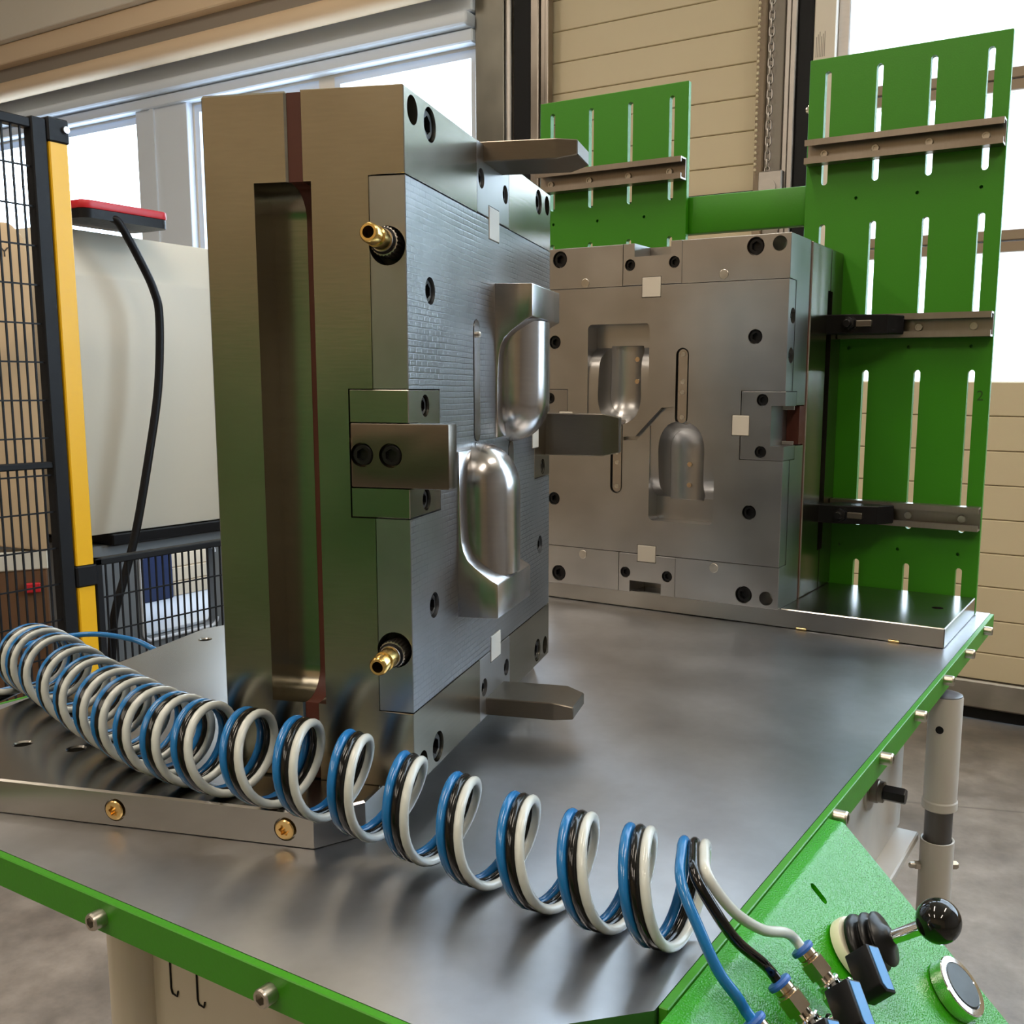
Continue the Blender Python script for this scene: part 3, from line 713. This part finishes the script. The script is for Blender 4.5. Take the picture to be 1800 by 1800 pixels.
# toe clamps that hold the rear half to the rails
for zc, lab in ((.4190, 'black toe clamp on the middle rail gripping the mold edge'), (.1430, 'black toe clamp on the lowest rail gripping the mold edge')):
    t = thing('toe_clamp', lab, 'clamp', (-.4060, YP - .021, zc), 0, 'black mold clamps')
    b = nb(); prism(b, [(-.062, -.052), (-.012, -.052), (.043, -.030), (.060, -.0004), (-.030, -.0004), (-.030, -.030), (-.062, -.030)], 2, -.0135, .0135)
    bmesh.ops.bevel(b, geom=b.edges[:], offset=.0012, segments=1, affect='EDGES', profile=.5); cb_ = ob('clamp_body', b, 'black', t)
    d = Vector((.37, -.93, 0))
    b = nb(); lathe(b, (-.006, -.048, 0), (0, -1, 0), [(0, .0110), (.0022, .0110), (.0024, hexr(.0165)), (.0095, hexr(.0165)), (.010, .0055), (.0170, .0055), (.0178, .0045)], 24); ob('clamp_nut', b, 'black_screw', t)
    b = nb(); box(b, .004, .026, -.0535, -.044, -.0045, .0045, .001); ob('clamp_slot', b, 'steel_dark', t)

# ------------------------------------------------------------------ control console at the right edge
cp = thing('control_console', 'green sloping control console with joystick, push button and air valves', 'console', (-.19, .55, 0))
O = Vector((.19, -.55, 0))
K = .70710678
def PW(s, y, h): return Vector((-.1895 + K * (s + h), y, K * (h - s)))
yA, yB = .370, .7235
b = nb()
prof = [(TX1 + ST + .0008, -.0012), (-.1945, -.0012)]
for i in range(7):
    a = PI / 2 - (PI / 4) * i / 6; prof.append((-.1945 + .0065 * math.cos(a), -.0077 + .0065 * math.sin(a)))
prof += [tuple(PW(.26, 0, 0).xz), (PW(.26, 0, 0).x - .002, -.23), (TX1 + ST + .0008, -.23)]
prism(b, prof, 1, yA, yB)
bmesh.ops.translate(b, verts=b.verts[:], vec=O); pb = ob('console_cover', b, 'green_box', cp)
c = nb(); sl = slot_pts(0, -.0080, .0080, .0030)
M_ = Matrix.Translation(O + PW(.0150, .6275, 0)) @ Matrix(((K, 0, K, 0), (0, 1, 0, 0), (-K, 0, K, 0), (0, 0, 0, 1)))
prism(c, [(p[1], p[0]) for p in sl], 2, -.006, .01); bmesh.ops.transform(c, matrix=M_, verts=c.verts[:]); cut(pb, [c])
def PL(s, y, h): return PW(s, y, h) + O
NV = Vector((K, 0, K)); SV = Vector((K, 0, -K))
# joystick
J = PL(.0535, .6135, 0); JT = PL(.0655, .6185, .060); jd = (JT - J).normalized()
b = nb(); lathe(b, J, NV, [(0, .0215), (.004, .0215), (.0065, .0205), (.0065, .015)], 40); jb = ob('joystick', b, plain('ivory_ring', srgb(222, 220, 196), .4), cp, 'joystick on an ivory ring')
b = nb(); lathe(b, J + NV * .0055, jd, [(0, .0195), (.0024, .0205), (.0048, .0195), (.0066, .0150), (.0078, .0150), (.0102, .0190), (.0118, .0185), (.0132, .0130), (.0144, .0130), (.0168, .0175), (.0182, .0170), (.0205, .0085), (.0230, .0060), (.0238, .0048)], 40); ob('bellows', b, 'rubber', jb, ang=60)
b = nb(); cyl(b, J + jd * .027, J + jd * .056, .0045, 24); ob('stick', b, 'chrome', jb)
b = nb(); R_ = .0140; C_ = J + jd * .0605
lathe(b, C_, jd, [(-R_ * math.cos(PI * i / 20), max(.0002, R_ * math.sin(PI * i / 20))) for i in range(21)], 36); ob('ball_knob', b, 'gloss_black', jb, ang=80)
# push button
Bp = PL(.1255, .6845, 0)
b = nb(); lathe(b, Bp, NV, [(0, .0212), (.0092, .0212), (.0100, .0205), (.0102, .0165), (.0096, .0160)], 48); pbtn = ob('push_button', b, 'chrome', cp, 'chrome push button with dark face')
b = nb(); lathe(b, Bp, NV, [(.001, .0160), (.0100, .0160), (.0106, .0150), (.0108, .004)], 40); ob('button_face', b, plain('dark_button', srgb(40, 48, 48), .4), pbtn)
# ball valves
def valve(y, h=.0150):
    A = lambda s, dh=0, dy=0: PL(s, y + dy, h + dh)
    b = nb(); lathe(b, A(.0188), SV, [(0, .0047), (.0004, .0068), (.0018, .0073), (.0034, .0070), (.0038, .0045)], 24); v = ob('air_valve', b, 'blue_p', cp, 'air valve with blue release collar')
    b = nb(); lathe(b, A(.0226), SV, [(0, .0056), (.0030, .0058), (.0032, .0050), (.0040, .0060), (.0052, .0060), (.0054, hexr(.0138)), (.0155, hexr(.0138)), (.0160, .0054), (.0200, .0054)], 24); ob('hex_fitting', b, 'nickel', v)
    b = nb(); lathe(b, A(.0422), SV, [(0, .0072), (.0010, .0078), (.0020, .0070), (.0040, .0070), (.0050, .0080), (.0060, hexr(.0170)), (.0180, hexr(.0170)), (.0190, .0078), (.0260, .0078), (.0270, .0070)], 24); ob('valve_body', b, 'chrome', v)
    b = nb(); lathe(b, A(.0525), NV, [(0, .0060), (.0120, .0060), (.0125, .0045), (.0180, .0045)], 24)
    ob('valve_stem', b, 'chrome', v)
    b = nb(); cyl(b, A(.066), A(.066, -.0150), .0060, 20); ob('valve_outlet', b, 'nickel', v)
    # lever
    Cn = A(.0515, .0330, .0025) - A(0, 0, 0) + A(0, 0, 0)
    th = math.radians(-38)
    dx = (SV * math.cos(th) + Vector((0, 1, 0)) * math.sin(th)); dy = NV.cross(dx).normalized()
    Mx = Matrix((dx, dy, NV)).transposed().to_4x4(); Mx.translation = A(.0515, .0240, .0020)
    b = nb(); prism(b, [(-.0135, -.0062), (.0100, -.0062), (.0140, -.003), (.0140, .0062), (-.0135, .0062)], 2, -.0075, .0095)
    bmesh.ops.bevel(b, geom=b.edges[:], offset=.0010, segments=2, affect='EDGES', profile=.5)
    bmesh.ops.transform(b, matrix=Mx, verts=b.verts[:]); ob('lever_handle', b, 'black', v)
    b = nb(); prism(b, [(-.0120, -.0042), (.0095, -.0042), (.0124, -.002), (.0124, .0042), (-.0120, .0042)], 2, .0090, .0100)
    bmesh.ops.transform(b, matrix=Mx, verts=b.verts[:]); ob('lever_inlay', b, 'blue_inlay', v)
for y in (.5420, .5020, .4620): valve(y)

# ------------------------------------------------------------------ spiral air hoses
RC = .0304; RT = .0031
CT = [(-.2104, .4984, .0345), (-.2457, .4975, .0345), (-.2861, .4962, .0345), (-.3315, .4980, .0347), (-.3817, .5005, .0360), (-.4243, .4955, .0435), (-.4625, .4840, .0555), (-.5038, .4775, .0605),
      (-.5492, .4735, .0606), (-.5922, .4690, .0606), (-.6239, .4700, .0606), (-.6580, .4725, .0606), (-.6933, .4790, .0606), (-.7294, .4875, .0606), (-.7736, .4980, .0606), (-.8209, .5122, .0606),
      (-.8732, .5274, .0606), (-.9120, .5385, .0600), (-.9346, .5430, .0590), (-.9560, .5480, .0580)]
CTV = [Vector(c) for c in CT]
def ctr(s):
    s = max(0, min(len(CTV) - 1.0001, s)); i = int(s); t = s - i
    P = lambda k: CTV[max(0, min(len(CTV) - 1, k))]
    a, b_, c, d = P(i - 1), P(i), P(i + 1), P(i + 2)
    if i == 0: a = b_ * 2 - c
    return .5 * ((2 * b_) + (c - a) * t + (2 * a - 5 * b_ + 4 * c - d) * t * t + (3 * b_ - a - 3 * c + d) * t ** 3)
def helix(off):
    """runs from the left end to the last top at s = 0; off shifts the strand along the coil axis"""
    out = []; n = 30; smax = len(CTV) - 1.45; k = int(smax * n)
    for i in range(k, -1, -1):
        s = i / n; c = ctr(s); T = (ctr(max(0, s - 1.5)) - ctr(s + 1.5)).normalized()   # towards the right end
        T = Matrix.Rotation(math.radians(8 - 5.5 * max(0, min(1, (s - 3) / 2.5))), 3, 'Z') @ T; side = Vector((0, 0, 1)).cross(T).normalized(); upv = T.cross(side).normalized()
        a = 2 * PI * (-s)
        out.append(c + T * (off - .002 * (math.cos(a) - 1)) + upv * (RC * math.cos(a)) - side * (RC * math.sin(a)))
    return out
def endpt(y): return PW(.0195, y, .0150)
def hose(name, off, mat, tail, y, lead, label):
    pts = helix(off)
    p0 = pts[-1]
    tl = catmull([p0] + [Vector(q) for q in tail] + [endpt(y) - SV * .006, endpt(y) + SV * .004], 10)
    ld = catmull([Vector(q) for q in lead] + [pts[0]], 10)
    b = nb(); tube(b, ld[:-1] + pts[:-1] + tl, RT, 12)
    o = ob(name, b, mat, None, ang=80); tag(o, label, 'hose', 'coiled air hoses'); return o
hose('spiral_hose', 0, 'white_t', [(-.1985, .4760, .0625), (-.1871, .4850, .0413), (-.1788, .5100, .0200), (-.1725, .5330, .0085)], .5420,
     [(-1.13, .60, -.12), (-1.06, .555, .010), (-.985, .525, .030), (-.945, .512, .032)], 'translucent white coiled air hose, the strand nearest the control console')
hose('spiral_hose', -.0064, 'black_t', [(-.2040, .4720, .0630), (-.1905, .4690, .0470), (-.1810, .4780, .0280), (-.1720, .4930, .0110)], .5020,
     [(-1.14, .61, -.14), (-1.06, .55, .004), (-.985, .517, .024), (-.945, .506, .026)], 'glossy black coiled air hose running between the blue and white strands')
hose('spiral_hose', -.0128, 'blue_t', [(-.2095, .4660, .0600), (-.1940, .4560, .0420), (-.1820, .4545, .0230), (-.1730, .4580, .0100)], .4620,
     [(-1.05, .90, -.25), (-1.035, .82, -.10), (-1.018, .755, .000), (-.999, .722, .018), (-1.035, .715, .028), (-1.085, .69, .032), (-1.10, .62, .03), (-1.06, .545, .022), (-.99, .510, .022)], 'blue coiled air hose with a loose end looping behind the base plate')

# ------------------------------------------------------------------ left background: fence, machine
XF = -2.6
sf = thing('safety_fence', 'black wire mesh safety fence with a yellow and black post', 'fence', (XF, 1.65, FZ))
O = Vector((-XF, -1.65, -FZ))
def fb(bm): bmesh.ops.translate(bm, verts=bm.verts[:], vec=O); return bm
b = nb(); box(b, XF - .02, XF + .02, 1.632, 1.684, FZ, -.235, .003); box(b, XF - .02, XF + .02, 1.632, 1.684, -.178, .952, .003); ob('yellow_post', fb(b), 'yellow', sf)
b = nb(); box(b, XF - .022, XF + .024, 1.628, 1.688, .95, 1.012, .004); cap = ob('post_cap', fb(b), 'fence_black', sf)
b = nb(); cyl(b, Vector((XF + .024, 1.676, .985)) + O, Vector((XF + .032, 1.676, .985)) + O, .009, 16); ob('cap_bolt', b, 'galv', cap)
b = nb(); box(b, XF - .022, XF + .026, 1.628, 1.690, -.236, -.177, .004); ob('post_bracket', fb(b), 'fence_black', sf)
b = nb(); box(b, XF - .02, XF + .018, 1.588, 1.628, FZ + .05, 1.005, .003); ob('panel_upright', fb(b), 'fence_black', sf)
b = nb(); box(b, XF - .02, XF + .012, .70, 1.59, .975, 1.0, .003); ob('top_rail', fb(b), 'fence_black', sf)
b = nb(); box(b, XF - .016, XF + .012, .70, 1.59, .098, .116, .003); ob('middle_rail', fb(b), 'fence_black', sf)
def wires(y0, y1, z0, z1, dy, dz):
    b = nb(); r = .0022
    y = y1 - dy
    while y > y0: box(b, XF - r, XF + r, y - r, y + r, z0, z1); y -= dy
    z = z1 - dz
    while z > z0: box(b, XF + r, XF + 2.6 * r, y0, y1, z - r, z + r); z -= dz
    return b
ob('mesh_panel', fb(wires(.70, 1.59, FZ + .1, .98, .0235, .1)), 'fence_black', sf, kind='stuff')
b = nb(); box(b, XF - .016, XF + .016, 1.690, 1.712, FZ + .05, -.165, .003); ob('panel_upright', fb(b), 'fence_black', sf)
b = nb(); box(b, XF - .016, XF + .016, 1.690, 3.0, -.185, -.165, .003); ob('top_rail', fb(b), 'fence_black', sf)
ob('mesh_panel', fb(wires(1.712, 3.0, FZ + .1, -.18, .0235, .1)), 'fence_black', sf, kind='stuff')

mc = thing('molding_machine', 'large cream covered molding machine behind the mesh fence', 'machine', (-3.45, 2.9, FZ))
O2 = Vector((3.45, -2.9, -FZ))
def mb(bm): bmesh.ops.translate(bm, verts=bm.verts[:], vec=O2); return bm
b = nb(); prism(b, [(-3.9, -.166), (-3.0, -.166), (-3.0, .665), (-3.045, .81), (-3.9, .81)], 1, 1.90, 3.45); bmesh.ops.bevel(b, geom=b.edges[:], offset=.006, segments=2, affect='EDGES', profile=.5)
ob('cover', mb(b), 'machine', mc)
b = nb(); box(b, -3.88, -2.985, 2.02, 3.45, -.205, -.168, .004); ob('black_sill', mb(b), 'black', mc)
b = nb(); box(b, -3.86, -3.02, 1.95, 3.42, FZ, -.207, .006); body = ob('machine_base', mb(b), 'darkgrey', mc)
c = nb(); prism(c, rrect(2.135, 2.445, -.56, -.255, .03), 0, -3.2, -2.9); bmesh.ops.translate(c, verts=c.verts[:], vec=O2)
c2 = nb(); box(c2, -3.82, -3.06, 2.10, 3.30, -.56, -.25); bmesh.ops.translate(c2, verts=c2.verts[:], vec=O2); cut(body, [c, c2])
area('niche_fill_light', (-3.45, 2.65, -.262), (0, 0, 0), .5, .7, 2.2, (.85, .93, 1.0))  # added fill light to brighten the machine opening, no known fixture
b = nb(); box(b, -3.81, -3.07, 2.11, 3.29, -.5595, -.548, .002); ob('tray_shelf', mb(b), 'white_frame', mc)
b = nb(); tube(b, [(-3.012, p[0], p[1]) for p in rrect(2.135, 2.445, -.56, -.255, .03)], .006, 8); ob('opening_rim', mb(b), 'white_frame', mc)
t = tag(ob('blue_crate', (lambda b: (box(b, -3.66, -3.50, 2.49, 2.63, -.547, -.300, .004), b)[1])(nb()), 'navy'), 'dark blue plastic crate inside the machine opening behind the mesh', 'crate')
for i in range(3):
    b = nb(); box(b, -3.78 + .01 * i, -3.52 - .004 * i, 2.645, 3.0 - .02 * i, -.547 + .06 * i, -.489 + .06 * i, .003)
    tag(ob('paper_stack', b, 'paper'), ['cream paper stack, lowest of the pile inside the machine opening', 'cream paper stack in the middle of the pile inside the machine opening', 'cream paper stack topping the pile inside the machine opening'][i], 'papers', 'paper stacks in the machine opening')
# teach pendant with its cable
tpn = thing('teach_pendant', 'red and black teach pendant lying on the cream machine edge', 'pendant', (-2.985, 2.072, .812))
b = nb(); prism(b, rrect(-.152, .152, -.10, .10, .03), 2, .002, .030)
bmesh.ops.transform(b, matrix=Matrix.Rotation(PI / 2, 4, 'Z') @ Matrix.Identity(4), verts=b.verts[:])
tilt = Matrix.Translation((0, 0, .012)) @ Matrix.Rotation(math.radians(.5), 4, 'X')
bmesh.ops.transform(b, matrix=tilt, verts=b.verts[:]); ob('pendant_body', b, 'black', tpn)
b = nb(); prism(b, rrect(-.155, .155, -.102, .102, .032), 2, .030, .056)
bmesh.ops.transform(b, matrix=tilt @ Matrix.Rotation(PI / 2, 4, 'Z'), verts=b.verts[:]); bmesh.ops.bevel(b, geom=[e for e in b.edges if e.calc_face_angle(0) > 1], offset=.006, segments=2, affect='EDGES', profile=.5); ob('pendant_rim', b, 'red', tpn)
O3 = Vector((2.985, -2.072, -.812))
b = nb(); tube(b, [p + O3 for p in catmull([(-2.90, 2.02, .838), (-2.885, 2.041, .818), (-2.88, 2.099, .72), (-2.88, 2.146, .627), (-2.88, 2.162, .538), (-2.88, 2.144, .317), (-2.88, 2.096, .095), (-2.88, 2.035, -.142), (-2.88, 1.985, -.285), (-2.88, 1.935, -.426), (-2.88, 1.917, -.60), (-2.88, 1.90, -.845)], 8)], .0135, 10); ob('pendant_cable', b, 'black', tpn, ang=80)
# tan machine hood behind the fence with lettering
hd = thing('machine_hood', 'tan rounded machine hood with black letters seen through the wire fence', 'machine', (-2.985, 1.80, FZ), math.radians(60))
b = nb(); prism(b, [(-.42, .735), (0, .655), (0, 1.55), (-.012, 1.61), (-.045, 1.645), (-.42, 1.645)], 1, 0, .085); bmesh.ops.bevel(b, geom=b.edges[:], offset=.010, segments=2, affect='EDGES', profile=.5); ob('hood_cover', b, 'tan', hd)
b = nb(); box(b, -.42, -.004, .006, .08, .60, .66, .004); ob('hood_sill', b, 'machine', hd)
b = nb(); box(b, -.42, -.008, .010, .08, .001, .60, .005); ob('hood_base', b, 'wood', hd)
b = nb(); box(b, -.075, -.03, -.006, .012, .53, .56, .003); ob('red_latch', b, 'red', hd)
fc = bpy.data.curves.new('lettering', 'FONT'); fc.body = 'NERY'; fc.size = .040; fc.align_x = 'RIGHT'; fc.extrude = .0005
fo = bpy.data.objects.new('lettering', fc); COL.objects.link(fo)
lme2 = bpy.data.meshes.new_from_object(fo.evaluated_get(bpy.context.evaluated_depsgraph_get())); bpy.data.objects.remove(fo); bpy.data.curves.remove(fc)
lme2.name = 'lettering'; lme2.materials.clear(); lme2.materials.append(MT['ink'])
inst('lettering', lme2, hd, Matrix.Translation((-.050, -.0008, 1.545)) @ Matrix.Rotation(PI / 2, 4, 'X'))
